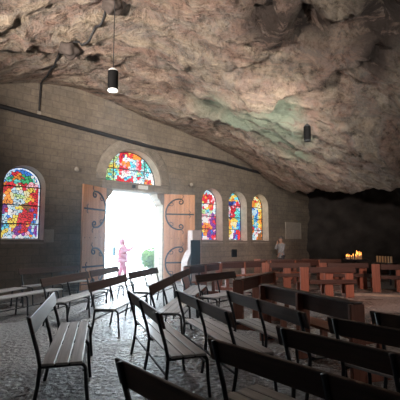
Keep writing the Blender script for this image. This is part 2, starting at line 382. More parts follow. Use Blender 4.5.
def vault_z(x, y):
    z = base_z(x, y)
    e = min(1.0, max(0.10, (13.0 - y) / 2.5))           # calmer where the vault meets the masonry
    wob = 0.18 * noise.noise(Vector((x * 1.3, y * 1.3, 11.0)))
    dl = -side_dist(LIP, x, y) + wob                     # beyond the lip the roof rises into a dark recess
    ef = e * (1 - 0.75 * math.exp(-(dl / 1.2) ** 2))
    if dl > 0: z += 1.6 * sstep(dl / 0.7)
    dg = side_dist(LEDGE, x, y) + wob                    # underside of the upper rock bed ends at a ledge
    if dg > 0: z += 0.42 * sstep(dg / 0.22) * math.exp(-dg / 2.2)
    dc = side_dist([(7.6, 7.3), (8.15, 6.4)], x, y)
    z += 0.30 * math.exp(-(dc / 0.07) ** 2)
    z += (0.7 + noise.noise(Vector((x * 1.5, y * 1.5, 21)))) * (0.40 * well(x, y, 7.35, 5.6, 0.9) + 0.40 * well(x, y, 8.1, 5.05, 0.8) + 0.6 * well(x, y, 9.0, 3.6, 1.2)) - 0.30 * well(x, y, 8.0, 4.45, 0.4)
    u = Vector((x * 0.77 - y * 0.64, x * 0.64 + y * 0.77, 0))
    z += ef * 0.40 * noise.noise(Vector((u.x * 0.35, u.y * 0.8, 0.3)))
    rdg = 1 - abs(noise.noise(Vector((u.x * 0.45 + 5, u.y * 1.1, 1.3)))) * 2
    z -= ef * 0.22 * max(0, rdg) ** 2
    st = noise.noise(Vector((u.x * 0.25 + 9, u.y * 0.9 - 3, 2.0))) * 3.6 + 0.35 * noise.noise(Vector((x * 2, y * 2, 3)))
    z += ef * 0.15 * (math.floor(st) + min(1, max(0, (st - math.floor(st)) * 6)))     # ledges between rock beds
    z += ef * 0.13 * noise.fractal(Vector((x * 1.6, y * 1.6, 4.0)), 0.9, 2.0, 4)
    rub = 1 + 1.3 * well(x, y, 8.5, 5.6, 0.8)
    z += min(e, 0.8) * rub * 0.085 * noise.fractal(Vector((x * 4.6, y * 4.6, 7.0)), 0.8, 2.1, 3)
    return z
X0, X1, Y0, Y1, DG = -6.5, 24.0, -4.5, 13.3, 0.09
nx = int((X1 - X0) / DG) + 1; ny = int((Y1 - Y0) / DG) + 1
verts = []; faces = []
for j in range(ny):
    for i in range(nx):
        x = X0 + (X1 - X0) * i / (nx - 1); y = Y0 + (Y1 - Y0) * j / (ny - 1)
        verts.append((x, y, vault_z(x, y)))
for j in range(ny - 1):
    for i in range(nx - 1):
        a = j * nx + i; faces.append((a, a + nx, a + nx + 1, a + 1))
me = bpy.data.meshes.new('ceiling'); me.from_pydata(verts, [], faces); me.materials.append(M['rock'])
me.polygons.foreach_set('use_smooth', [True] * len(faces)); me.update()
ceil = bpy.data.objects.new('ceiling', me); COL.objects.link(ceil); ceil['kind'] = 'structure'

# cave walls: right-hand rock and the sides behind the viewer
def rockwall(name, path, zt, amp, mat, n=90, m=34):
    P = [Vector(p) for p in path]
    L = [0]
    for a, b in zip(P, P[1:]): L.append(L[-1] + (b - a).length)
    vs = []; fs = []
    for i in range(n + 1):
        s = L[-1] * i / n; k = max(j for j in range(len(P) - 1) if L[j] <= s + 1e-9); k = min(k, len(P) - 2)
        tt = (s - L[k]) / (L[k + 1] - L[k]); p = P[k].lerp(P[k + 1], tt)
        d = (P[k + 1] - P[k]).normalized(); nn = Vector((-d.y, d.x))
        for j in range(m + 1):
            z = -0.1 + zt * j / m
            q = Vector((p.x * 0.5, p.y * 0.5, z * 0.6))
            o = amp * (noise.fractal(q, 0.9, 2.0, 4) + 0.5 * noise.noise(q * 0.5 + Vector((3, 3, 3))))
            vs.append((p.x + nn.x * o, p.y + nn.y * o, z))
    for i in range(n):
        for j in range(m):
            a = i * (m + 1) + j; fs.append((a, a + m + 1, a + m + 2, a + 1))
    me = bpy.data.meshes.new(name); me.from_pydata(vs, [], fs); me.materials.append(mat)
    me.polygons.foreach_set('use_smooth', [True] * len(fs)); me.update()
    o = bpy.data.objects.new(name, me); COL.objects.link(o); o['kind'] = 'structure'; return o
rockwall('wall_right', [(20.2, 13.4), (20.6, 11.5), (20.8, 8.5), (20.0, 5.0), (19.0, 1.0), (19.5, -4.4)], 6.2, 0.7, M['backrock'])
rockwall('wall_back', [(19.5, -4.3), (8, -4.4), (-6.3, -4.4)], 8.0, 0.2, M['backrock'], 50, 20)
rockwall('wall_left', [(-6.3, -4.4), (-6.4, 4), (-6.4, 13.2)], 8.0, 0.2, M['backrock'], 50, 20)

# ------------------------------------------------------------------ stained glass
def glass_mat(name, strength):
    m, nt, b = new_mat(name)
    a = nd(nt, 'ShaderNodeVertexColor'); a.layer_name = 'pane'
    nt.links.new(a.outputs[0], b.inputs['Base Color']); nt.links.new(a.outputs[0], b.inputs['Emission Color'])
    b.inputs['Emission Strength'].default_value = strength; b.inputs['Roughness'].default_value = 0.25
    return m
M['glass'] = glass_mat('backlit_stained_glass', 1.0)
Wt = (0.95, 0.97, 1.0); RD = (0.75, 0.03, 0.05); BL = (0.05, 0.22, 0.75); CY = (0.12, 0.60, 0.80); YE = (0.98, 0.72, 0.12); OR = (0.95, 0.32, 0.05)
GR = (0.05, 0.38, 0.16); PU = (0.25, 0.05, 0.38); PK = (0.95, 0.45, 0.55); LB = (0.55, 0.80, 0.98); NV = (0.03, 0.05, 0.28); LY = (1.0, 0.90, 0.50); BR = (0.30, 0.12, 0.04); TQ = (0.15, 0.65, 0.60); LG = (0.55, 0.78, 0.35)
# every design: list of (u, v, ru, rv, colours); u, v run 0..1 over the pane; later entries lie on top
D_LEFT = [(.5, .5, 9, 9, [RD, OR, PK]), (.5, .97, .6, .16, [LB, BL, Wt]), (.14, .80, .16, .12, [LB, BL]), (.86, .80, .16, .12, [LB, BL, Wt]),
          (.5, .81, .32, .07, [GR, GR, TQ]), (.42, .88, .12, .06, [RD, OR]), (.5, .72, .16, .05, [PU, NV, RD]), (.2, .68, .18, .1, [RD, OR]), (.8, .70, .16, .1, [RD, PK]),
          (.72, .60, .2, .12, [OR, YE, LY]), (.45, .58, .16, .16, [Wt, LB, LG, LY]), (.2, .53, .14, .12, [LY, Wt, OR]), (.86, .52, .12, .14, [RD, RD, OR]),
          (.42, .40, .2, .1, [LG, Wt, LB, YE]), (.68, .43, .09, .06, [BR, RD]), (.1, .36, .12, .1, [RD, PU]), (.86, .36, .14, .1, [PU, RD, BL]),
          (.16, .20, .16, .14, [BL, LB, CY]), (.4, .22, .14, .1, [OR, YE]), (.66, .26, .2, .12, [RD, RD, OR]), (.88, .16, .12, .12, [BL, LB, PU]),
          (.52, .12, .14, .09, [RD, PU, RD]), (.24, .06, .14, .06, [LB, YE]), (.5, .01, .5, .03, [Wt, LB])]
D_ONE = [(.5, .5, 9, 9, [Wt, LB, PK]), (.5, .95, .5, .10, [Wt, LB]), (.45, .84, .34, .07, [RD, RD, OR]), (.1, .86, .14, .1, [Wt]), (.5, .68, .4, .1, [YE, RD, Wt, PK]), (.3, .66, .12, .08, [RD, LB]),
         (.75, .66, .16, .1, [RD, OR]), (.5, .54, .5, .05, [CY, LB, LG]), (.5, .40, .2, .1, [Wt, PK]), (.12, .38, .16, .16, [PU, RD, PU]), (.86, .36, .16, .16, [PU, PU, RD]),
         (.45, .22, .3, .1, [RD, OR, PU]), (.4, .16, .16, .05, [YE, OR]), (.15, .08, .2, .09, [BL, PU]), (.75, .09, .25, .09, [RD, PU, BL]), (.45, .05, .12, .06, [CY, Wt])]
D_TWO = [(.5, .5, 9, 9, [BL, LB, CY]), (.5, .94, .5, .1, [LB, CY, YE]), (.3, .92, .12, .06, [YE]), (.45, .82, .3, .05, [YE, OR]), (.5, .76, .5, .04, [BL, NV]), (.8, .72, .2, .08, [RD, BL]),
         (.25, .64, .22, .1, [Wt, PK]), (.65, .62, .2, .14, [RD, RD, PK]), (.85, .52, .14, .14, [CY, TQ]), (.2, .48, .14, .06, [RD, OR]), (.5, .44, .2, .08, [NV, RD]), (.3, .34, .2, .1, [YE, OR]),
         (.7, .36, .2, .1, [YE, LY]), (.9, .3, .12, .12, [CY, BL]), (.3, .2, .22, .08, [OR, YE]), (.15, .08, .18, .1, [RD, PK]), (.5, .1, .15, .12, [YE, Wt]), (.8, .1, .2, .12, [RD, BL, PU])]
D_THREE = [(.5, .5, 9, 9, [YE, OR, LY]), (.5, .93, .5, .1, [YE, LY, OR]), (.45, .84, .3, .06, [RD, OR]), (.75, .72, .2, .1, [YE, LY]), (.2, .68, .2, .1, [OR, YE, Wt]), (.55, .62, .2, .1, [LB, BL, Wt]),
           (.25, .5, .2, .12, [Wt, LY]), (.62, .42, .14, .18, [BL, CY, LB]), (.2, .36, .2, .1, [YE, OR]), (.88, .4, .12, .2, [OR, YE]), (.3, .2, .24, .1, [RD, OR, YE]), (.7, .16, .2, .1, [Wt, PK, LB]),
           (.15, .06, .18, .09, [RD, PU]), (.5, .06, .16, .07, [LB, Wt, OR]), (.85, .07, .16, .09, [OR, BR])]
D_TYMP = [(.5, .5, 9, 9, [LB, TQ, LG]), (.12, .25, .18, .3, [TQ, LG, CY]), (.25, .62, .14, .2, [LY, LG, LB]), (.8, .62, .14, .24, [CY, LB, TQ]), (.9, .25, .14, .2, [CY, LB, Wt]), (.16, .5, .1, .1, [LG, YE]),
          (.5, .95, .14, .06, [YE, OR, RD]), (.38, .72, .06, .2, [RD, PU]), (.68, .66, .05, .26, [RD, PK]), (.62, .86, .1, .08, [RD, OR]), (.5, .66, .12, .2, [Wt, LB]), (.44, .42, .11, .24, [Wt, PK, RD]), (.43, .60, .07, .1, [OR, PK]),
          (.57, .42, .07, .3, [Wt, LB, CY]), (.35, .14, .10, .12, [LB, RD, Wt]), (.52, .1, .1, .12, [BL, CY, RD]), (.7, .12, .1, .14, [Wt, LB, RD]), (.84, .1, .08, .1, [LB, RD, OR]), (.10, .06, .1, .06, [GR, TQ])]
def glass(name, cx, z0, hw, zs, design, ncell, bars_z, bars_x, idx, border=True, seed=1):
    rnd = random.Random(seed)
    top = zs + hw; H = top - z0; W = 2 * hw
    seeds = []
    cells = int(ncell)
    while len(seeds) < cells:
        u, v = rnd.random(), rnd.random()
        if all(((u - a[0]) * W) ** 2 + ((v - a[1]) * H) ** 2 > (0.55 * math.sqrt(W * H / cells)) ** 2 for a in seeds) or rnd.random() < .01:
            seeds.append((u, v))
    cols = []
    for (u, v) in seeds:
        c = None
        for (cu, cv, ru, rv, cl) in design:
            if ((u - cu) / ru) ** 2 + ((v - cv) / rv) ** 2 <= 1.15: c = cl[min(len(cl) - 1, int(len(cl) * max(0, 0.5 + 0.85 * noise.noise(Vector((u * W * 4.5, v * H * 4.5, seed + cu * 7))))))]
        k = rnd.uniform(0.72, 1.1); cols.append(tuple(min(1, x * k) for x in c))
    sd = np.array(seeds) * [W, H]; cols = np.array(cols)
    nz = int(H / 0.022); nu = int(W / 0.022)
    vs = []; fs = []; fc = []; idm = {}
    def vid(i, j):
        # columns follow the arch so the outline stays clean
        if (i, j) not in idm:
            z = z0 + H * j / nz
            half = hw if z <= zs else math.sqrt(max(hw * hw - (z - zs) ** 2, 1e-6))
            idm[(i, j)] = len(vs); vs.append((cx - half + 2 * half * i / nu, 0, z))
        return idm[(i, j)]
    for j in range(nz):
        for i in range(nu):
            q = (vid(i, j), vid(i + 1, j), vid(i + 1, j + 1), vid(i, j + 1))
            px = sum(vs[k][0] for k in q) / 4 - (cx - hw); pz = sum(vs[k][2] for k in q) / 4 - z0
            d = np.hypot(sd[:, 0] - px, sd[:, 1] - pz); o = np.argsort(d)[:2]
            c = tuple(cols[o[0]])
            if d[o[1]] - d[o[0]] < 0.016: c = tuple(x * 0.12 for x in c)
            z = z0 + pz; half = hw if z <= zs else math.sqrt(max(hw * hw - (z - zs) ** 2, 0))
            if border:
                rr = hw - abs(px - hw) if z <= zs else hw - math.hypot(px - hw, z - zs)
                if rr < 0.075: c = (0.85, 0.92, 1.0) if (int(pz / 0.13) + int(px / 0.13)) % 2 else (0.45, 0.62, 0.95)
            fs.append(q); fc.append(c)
    me = bpy.data.meshes.new('stained_glass'); me.from_pydata(vs, [], fs); me.materials.append(M['glass'])
    at = me.color_attributes.new('pane', 'FLOAT_COLOR', 'CORNER')
    at.data.foreach_set('color', [x for c in fc for _ in range(4) for x in (*c, 1.0)])
    fr = MB()                                                       # iron frame and saddle bars
    pts = [(p[0], 0, p[1]) for p in arch(cx, z0, hw - 0.012, zs)]
    fr.tube(pts + [pts[0]], 0.022, 6)
    for z in bars_z:
        half = hw if z <= zs else math.sqrt(max(hw * hw - (z - zs) ** 2, 0))
        fr.tube([(cx - half, -0.02, z), (cx + half, -0.02, z)], 0.020, 6)
    for x in bars_x:
        zt = zs + math.sqrt(max(hw * hw - (x - cx) ** 2, 0)); fr.tube([(x, -0.02, z0), (x, -0.02, zt)], 0.016, 6)
    wf = fr.build('window_%d' % idx, M['iron'], kind='structure'); wf.location = (0, WY + 0.42, 0)
    o = bpy.data.objects.new('stained_glass', me); COL.objects.link(o); o.parent = wf; o.location = (0, 0.01, 0)
    return wf
glass('w', LANCETS[0], Z0 + .04, HW, ZS, D_LEFT, 420, [2.18, 2.78, 3.38], [], 1, True, 3)
glass('w', LANCETS[1], Z0 + .04, HW, ZS, D_ONE, 230, [2.2, 2.78, 3.36], [], 2, False, 5)
glass('w', LANCETS[2], Z0 + .04, HW, ZS, D_TWO, 230, [2.2, 2.78, 3.36], [], 3, False, 8)
glass('w', LANCETS[3], Z0 + .04, HW, ZS, D_THREE, 230, [2.2, 2.78, 3.36], [], 4, False, 11)
glass('w', 8.33, 3.87, 1.24, 3.90, D_TYMP, 400, [4.42], [7.62, 9.02], 5, False, 13)

# ------------------------------------------------------------------ plank doors with wrought-iron hinges
def spiral(c, r0, a0, turns, n=18, shrink=0.25):
    return [(c[0] + r0 * (1 - (1 - shrink) * k / n) * math.cos(a0 + turns * 2 * PI * k / n), c[1] + r0 * (1 - (1 - shrink) * k / n) * math.sin(a0 + turns * 2 * PI * k / n)) for k in range(n + 1)]
def door_leaf(idx, hx, sgn, ang):
    LW, LH = 1.27, 3.5
    d = MB()
    for k in range(6):
        x0 = LW * k / 6; d.box((sgn * (x0 + LW / 12), 0, LH / 2 + 0.03), (LW / 6 - 0.008, 0.07, LH), bev=0.006)
    o = d.build('door_%d' % idx, M['door'], kind='structure')
    o.location = (hx, WY - 0.06, 0); o.rotation_euler = (0, 0, ang)
    fy = -0.045
    for z in (0.78, 2.72):
        s = MB(); s.box((sgn * LW * 0.5, fy, z), (LW * 0.94, 0.02, 0.06), bev=0.004)
        s.tube([(sgn * (LW * 0.80), fy, z), (sgn * LW * 0.86, fy, z + 0.09), (sgn * LW * 0.80, fy, z + 0.15)], 0.016, 6)
        s.tube([(sgn * (LW * 0.80), fy, z), (sgn * LW * 0.86, fy, z - 0.09), (sgn * LW * 0.80, fy, z - 0.15)], 0.016, 6)
        s.build('strap_hinge', M['iron'], o)
        for q in (1, -1):
            arc = [(0.06 + 0.62 * (1 - math.cos(a)) * 0.9, 0.62 * math.sin(a)) for a in np.linspace(0.05, PI * 0.52, 14)]
            end = arc[-1]
            curl = spiral((end[0] + 0.02, end[1] - 0.12), 0.12, PI / 2, -1.15)
            pts = arc + curl[1:]
            t = MB(); t.tube([(sgn * p[0], fy, z + q * p[1]) for p in pts], [0.032] * 14 + [0.027] * 10 + [0.022] * (len(pts) - 24), 6)
            b2 = spiral((0.30, 0.42), 0.09, -PI / 2 - .6, 0.9)
            t.tube([(sgn * p[0], fy, z + q * p[1]) for p in [(0.12, 0.36)] + b2], 0.014, 6)
            t.tube([(sgn * (end[0] + 0.05), fy, z + q * end[1]), (sgn * (end[0] + 0.14), fy, z + q * (end[1] + 0.10)), (sgn * (end[0] + 0.10), fy, z + q * (end[1] + 0.18))], 0.014, 6)
            t.build('scroll', M['iron'], o)
    s = MB()
    for x in (0.3, 0.6, 0.9, 1.15):
        s.lathe([(0.018, 0), (0.012, 0.015)], (sgn * x, 0, 0), 8)
    bmesh.ops.rotate(s.bm, cent=(0, 0, 0), matrix=Matrix.Rotation(PI / 2, 3, 'X'), verts=s.bm.verts[:])
    bmesh.ops.translate(s.bm, vec=(0, fy + 0.008, 1.75), verts=s.bm.verts[:])
    s.build('stud_row', M['iron'], o)
    return o
door_leaf(1, DX0 - 0.02, -1, R(25))
door_leaf(2, DX1 + 0.02, 1, R(-28))

# ------------------------------------------------------------------ pipe, plaques, boxes on the wall
p = MB(); py = WY - 0.10
p.tube([(-6, py, 6.15), (3.42, py, 5.73), (9.0, py, 5.36), (13.0, py, 5.28), (17.2, py, 5.02), (19.6, py, 4.75)], 0.075, 8)
pc = p.build('cable_conduit', M['cable'], smooth=True)
tag(pc, 'long dark conduit pipe running across the upper stone wall', 'pipe')
def wall_plate(name, x, z, wd, ht, mat, label, cat, relief=True, th=0.04):
    b = MB(); b.box((0, 0, 0), (wd, th, ht), bev=0.008)
    o = b.build(name, mat); o.location = (x, WY - th / 2 - 0.001, z)
    if relief:
        f2 = MB()
        for (cx, cz, w2, h2) in ((0, ht / 2 - .025, wd, .05), (0, -ht / 2 + .025, wd, .05), (-wd / 2 + .025, 0, .05, ht), (wd / 2 - .025, 0, .05, ht)):
            f2.box((cx, -th / 2 - 0.008, cz), (w2, 0.016, h2))
        f2.build('border', mat, o)
    return tag(o, label, cat)
wall_plate('stone_plaque', 5.08, 1.80, 0.30, 0.42, M['plaque'], 'small pale stone plaque right of the big left stained glass window', 'plaque')
wall_plate('stone_plaque', 18.6, 2.22, 1.45, 0.92, M['plaque'], 'large pale inscribed stone plaque on the wall behind the standing man', 'plaque')
wall_plate('dark_plate', 13.85, 1.08, 0.34, 0.36, M['black'], 'small square dark plate on the wall below the middle of three windows', 'plate', False)
for x, z, lab in ((5.90, 4.06, 'small round wall spotlight left of the door arch'), (11.06, 4.02, 'small round wall spotlight right of the door arch')):
    o = empty('wall_spotlight', (x, WY, z))
    b = MB(); b.tube([(0, 0, 0), (0, -0.10, 0.02)], 0.02, 8); b.build('bracket', M['steel'], o)
    b = MB(); b.blob((0, -0.16, 0.02), (0.085, 0.085, 0.085), 0.0, 2); b.build('lamp_head', M['plaque'], o, True)
    tag(o, lab, 'wall light')
o = empty('exit_lamp', (8.62, WY - 0.10, 3.70))
b = MB(); b.box((0, -0.04, 0), (0.42, 0.08, 0.14), bev=0.01); b.build('housing', M['white'], o)
b = MB(); b.box((-0.42, -0.04, 0.0), (0.12, 0.10, 0.12), bev=0.02); b.build('sensor', M['black'], o)
tag(o, 'small white lamp box on the lintel over the open door', 'lamp')

# ------------------------------------------------------------------ metal-framed benches
def make_bench():
    L = 2.0; root = empty('slatted_bench', (0, 0, 0)); root['category'] = 'bench'
    def prof():
        p = [(-0.06, 0.0), (-0.015, 0.25), (0.0, 0.42), (-0.03, 0.56), (-0.125, 0.89)]
        q = [(0.0, 0.415), (0.30, 0.425)] + [(0.36 + 0.06 * math.sin(a), 0.365 + 0.06 * math.cos(a)) for a in np.linspace(0, PI / 2, 6)] + [(0.43, 0.2), (0.45, 0.0)]
        return p, q
    for y in (-L / 2 + 0.07, 0.0, L / 2 - 0.07):
        f = MB(); p, q = prof()
        f.tube([(a, y, b) for a, b in p], 0.019, 8); f.tube([(a, y, b) for a, b in q], 0.018, 8)
        f.build('leg_frame', M['steel'], root, True)
    s = MB(); s.tube([(-0.02, -L / 2 + .07, 0.26), (-0.02, L / 2 - .07, 0.26)], 0.012, 6); s.build('stretcher', M['steel'], root)
    s = MB(); s.tube([(0.40, -L / 2 + .07, 0.36), (0.40, L / 2 - .07, 0.36)], 0.012, 6); s.build('stretcher', M['steel'], root)
    for k in range(3):
        b = MB(); b.box((0.075 + k * 0.128, 0, 0.452), (0.115, L, 0.026), bev=0.006); b.build('seat_slat', M['slat'], root)
    b = MB(); b.box((0, 0, 0), (0.026, L + 0.04, 0.165), rot=Matrix.Rotation(R(-15), 3, 'Y'), bev=0.008)
    bmesh.ops.translate(b.bm, vec=(-0.082, 0, 0.815), verts=b.bm.verts[:])
    b.build('backrest_plank', M['back'], root)
    return root
bench = make_bench()
GB = 'metal framed slatted benches'
A67, A40 = R(67 - 90), R(40 - 90)
SP = [(1.86, 4.82, R(62 - 90), 'nearest bench on the left, pale slats, seen end-on beside open floor'),
      (3.75, 8.48, R(38 - 90), 'slatted bench second row from the left wall, behind the nearest left bench'),
      (4.58, 11.42, R(15 - 90), 'dark slatted bench farthest left along the shadowed wall'),
      (5.46, 9.93, A40, 'slatted bench in front of the left door leaf'),
      (4.04, 7.17, A40, 'slatted bench with bright seat in open floor left of centre, facing right'),
      (5.90, 8.70, R(35 - 90), 'slatted bench directly below the woman in the doorway'),
      (4.60, 6.17, R(41 - 90), 'slatted bench with wet pale seat in line below the right door leaf, nearer half'),
      (6.25, 7.62, R(40 - 90), 'slatted bench below the right door leaf, farther half of the line'),
      (6.50, 6.66, R(10 - 90), 'slatted bench in front of the pale stone pillar and dark board'),
      (2.84, 4.23, A67, 'slatted bench seen from behind at the centre, leftmost of its row'),
      (3.40, 3.80, A67, 'slatted bench seen from behind, second in the centre row'),
      (3.93, 3.28, A67, 'slatted bench seen from behind, third in the centre row'),
      (1.32, 1.22, R(87 - 90), 'closest bench cut off by the bottom edge, left of centre'),
      (2.08, 1.22, R(86 - 90), 'dark bench back sweeping to the bottom right corner'),
      (2.76, 1.14, R(84 - 90), 'dark bench behind the bottom right bench, long back plank'),
      (3.47, 1.08, R(84 - 90), 'dark bench back at right edge, left of the last short one'),
      (4.02, 0.96, R(80 - 90), 'dark bench at the far right edge, only its left end showing')]
for i, (x, y, a, lab) in enumerate(SP):
    f_ = 0.05 if y < 1.5 else 0.10
    o = place(bench, i, x + f_ * math.cos(a), y + f_ * math.sin(a), a, lab, GB)
    if i == 8: o.scale = (1, 0.76, 1)

def make_plain():
    root = empty('backless_bench', (0, 0, 0)); root['category'] = 'bench'; L = 2.2
    for y in (-L / 2 + 0.12, 0, L / 2 - 0.12):
        f = MB(); f.tube([(-0.17, y, 0), (-0.15, y, 0.36), (-0.11, y, 0.42), (0.11, y, 0.42), (0.15, y, 0.36), (0.17, y, 0)], 0.018, 8); f.build('leg_frame', M['steel'], root, True)
    s = MB(); s.tube([(0.16, -L / 2 + .12, 0.2), (0.16, L / 2 - .12, 0.2)], 0.011, 6); s.build('stretcher', M['steel'], root)
    for k in (-1, 0, 1):
        b = MB(); b.box((k * 0.125, 0, 0.45), (0.115, L, 0.028), bev=0.006); b.build('seat_slat', M['slat'], root)
    return root
pb = make_plain()
for i, (x, y, a, lab) in enumerate([(3.11, 9.31, R(27 - 90), 'backless slatted bench at left edge, nearer of two'), (2.62, 10.05, R(35 - 90), 'backless slatted bench at left edge, farther of two')]):
    place(pb, i, x, y, a, lab, 'backless benches at left edge')

# ------------------------------------------------------------------ heavy wooden pews
def make_pew(L, ups):
    root = empty('wooden_pew', (0, 0, 0)); root['category'] = 'pew'
    for y in ups:
        u = MB(); u.box((0, y, 0.445), (0.20, 0.055, 0.89), bev=0.008); u.build('upright', M['pewend'], root)
        u = MB(); u.box((0.28, y, 0.05), (0.46, 0.055, 0.10), bev=0.008); u.build('foot', M['pewend'], root)
        u = MB(); u.box((0.34, y, 0.26), (0.10, 0.05, 0.33), bev=0.006); u.build('seat_support', M['pewend'], root)
    b = MB(); b.box((0.27, 0, 0.445), (0.34, L - 0.03, 0.04), bev=0.008); b.build('seat', M['pewseat'], root)
    b = MB(); b.box((0.02, 0, 0.77), (0.05, L - 0.02, 0.20), bev=0.01); b.build('back_plank', M['pew'], root)
    b = MB(); b.box((0.0, 0, 0.895), (0.13, L, 0.03), bev=0.008); b.build('top_rail', M['pew'], root)
    return root
pew = make_pew(2.2, (-1.07, 0.0, 1.07))
GP = 'heavy wooden pews on the right'
PW = [(4.91, 3.30, R(68 - 90), 'dark wooden pew with orange lit seat, nearest to the slatted benches'),
      (6.62, 5.56, R(21 - 90), 'wooden pew slanting away behind the third slatted bench'),
      (8.60, 9.38, R(20 - 90), 'red pew left of all far pews, beside dark notice board'),
      (11.0, 9.85, R(-8 - 90), 'red pew along the wall below the three windows, left one'),
      (13.35, 9.3, R(-25 - 90), 'red pew along the wall in front of the standing man')]
for i, (x, y, a, lab) in enumerate(PW): place(pew, i, x, y, a, lab, GP)
def make_panel_pew(L, ups):
    root = empty('wooden_pew', (0, 0, 0)); root['category'] = 'pew'
    for k, y in enumerate(ups):
        u = MB(); u.box((-0.02 if k == 0 else 0.04, y, 0.44), (0.06, 0.25, 0.90 if k == 0 else 0.86), bev=0.008); u.build('upright', M['pewend'], root)
        u = MB(); u.box((0.24, y, 0.05), (0.44, 0.09, 0.10), bev=0.008); u.build('foot', M['pewend'], root)
        u = MB(); u.box((0.36, y, 0.26), (0.06, 0.20, 0.33), bev=0.006); u.build('seat_support', M['pewend'], root)
    b = MB(); b.box((0.25, 0, 0.445), (0.34, L - 0.30, 0.04), bev=0.008); b.build('seat', M['pewseat'], root)
    b = MB(); b.box((-0.012, -0.10, 0.80), (0.04, L - 0.36, 0.17), bev=0.01); b.build('back_plank', M['pew'], root)
    b = MB(); b.box((-0.04, -0.10, 0.47), (0.05, L - 0.36, 0.12), bev=0.01); b.build('lower_rail', M['pew'], root)
    return root
ppew = make_panel_pew(1.75, (0.74, 0.0, -0.62))
GP2 = 'panel-ended wooden pews in the far rows'
FC = R(48)                                           # these rows face away from the open floor
for i, (x, y, a, lab) in enumerate([
      (10.55, 6.18, R(54), 'panel-ended pew at centre right with the tallest lit end board, nearest of the far rows'),
      (13.45, 5.35, R(36), 'panel-ended pew at the right edge with a lone pink lit end board'),
      (11.55, 8.35, R(46), 'panel-ended pew in the second far row, left of the tallest lit end board'),
      (12.95, 6.98, R(46), 'panel-ended pew in the second far row, just left of the candle stand'),
      (13.8, 10.6, R(48), 'panel-ended pew in the last row, in front of the man in grey'),
      (15.3, 9.25, R(48), 'panel-ended pew in the last row, below and right of the large plaque')]):
    place(ppew, i, x, y, a + PI / 2 * 0, lab, GP2)

t = MB(); t.box((0, 0, 0.025), (0.30, 3.4, 0.05), bev=0.01); t = t.build('trim_8', M['trim'], kind='structure'); t.location = (12.35, 5.1, 0); t.rotation_euler = (0, 0, R(30))

# ------------------------------------------------------------------ pale pillar and dark board beside the door
o = empty('stone_stele', (10.36, 11.95, 0))
b = MB(); b.box((0.10, 0, 1.03), (0.46, 0.30, 2.06), bev=0.02); b.build('slab', M['pillarstone'], o)
b = MB(); b.poly([(-0.42, -0.18, 0), (-0.13, -0.18, 0), (-0.13, -0.18, 1.30), (-0.26, -0.18, 1.16), (-0.42, -0.18, 0.85)], (0, 0.36, 0)); b.build('side_block', M['pillarstone'], o)
tag(o, 'pale pinkish stone pillar standing right of the open door', 'pillar')
o = empty('notice_board', (10.17, 11.55, 0))
b = MB(); b.box((0, 0, 1.05), (0.48, 0.04, 1.25), bev=0.01); b.build('board', M['black'], o)
for s in (-0.2, 0.2):
    b = MB(); b.box((s, 0.02, 0.21), (0.05, 0.04, 0.42)); b.build('leg', M['steel'], o)
b = MB(); b.box((0, 0.0, 0.02), (0.5, 0.2, 0.04)); b.build('base', M['steel'], o)
tag(o, 'dark upright notice board standing before the pale pillar', 'notice board')

# ------------------------------------------------------------------ pendants, rock bosses and cables on the vault
def pendant(x, y, zb, h, r, label, watt):
    zc = vault_z(x, y)
    o = empty('pendant_lamp', (x, y, zb))
    b = MB(); b.lathe([(r * .94, 0.03), (r, 0.03), (r, h), (r * .9, h + 0.004)], seg=24); b.build('shade', M['black'], o, False)
    b = MB(); b.lathe([(r * .93, 0.0), (r * .93, 0.05)], seg=24); b.build('diffuser', M['glow'] if watt else M['steel'], o)
    b = MB(); b.lathe([(r * .92, h), (r * .92, h + 0.02), (r * .5, h + 0.07), (0.012, h + 0.09)], seg=24); b.build('cap', M['white'] if watt else M['steel'], o)
    b = MB(); b.tube([(0, 0, h + 0.08), (0, 0, zc - zb + 0.08)], 0.010, 6); b.build('cord', M['cable'], o)
    tag(o, label, 'lamp')
    if watt:
        lamp('pendant_beam', 'SPOT', (x, y, zb - 0.03), watt, (0.90, 0.96, 1.0), look=(x, y, 0), spot_size=R(105), spot_blend=0.6, shadow_soft_size=0.1)
pendant(4.36, 7.78, 4.98, 0.46, 0.115, 'black cylinder pendant lamp with lit underside hanging high at left', 700)
pendant(10.3, 6.6, 4.62, 0.44, 0.105, 'black cylinder pendant lamp hanging before the greenish rock', 0)

def boss(x, y, d, label, seed):
    b = MB(); b.blob((0, 0, 0), d, 0.35, 4, 1.6, seed)
    o = b.build('rock_boss', M['darkrock'], None, True); o.location = (x, y, vault_z(x, y) - d[2] * 0.6)
    return tag(o, label, 'rock')
boss(4.16, 9.75, (0.26, 0.24, 0.22), 'dark rock knob on the vault where the cables meet, nearer the wall', 2)
boss(4.50, 8.15, (0.24, 0.22, 0.20), 'dark rock knob on the vault above the left pendant lamp', 6)
def vault_cable(pts, label, r=0.022):
    P = []
    for (a, b2) in zip(pts, pts[1:]):
        for k in range(8):
            t = k / 8; x = a[0] + (b2[0] - a[0]) * t; y = a[1] + (b2[1] - a[1]) * t
            P.append((x, y, vault_z(x, y) - 0.025))
    x, y = pts[-1][:2]; P.append((x, y, vault_z(x, y) - 0.02))
    return P
c = MB(); pts = vault_cable([(4.50, 8.15), (4.57, 8.6), (4.46, 9.2), (4.16, 9.75), (4.35, 10.4), (4.41, 11.3), (4.5, 12.2), (4.60, 12.93)], '')
c.tube(pts + [(4.60, 12.96, 6.4), (4.60, 12.97, 6.0), (4.60, 12.97, 5.85)], 0.032, 6)
tag(c.build('power_cable', M['cable'], None, True), 'black cable looping over the rock vault down to the stone wall', 'cable')
o = MB(); o.box((0, 0, 0), (0.12, 0.06, 0.12), bev=0.01); o = o.build('junction_box', M['plaque']); o.location = (4.60, WY - 0.03, 5.80)
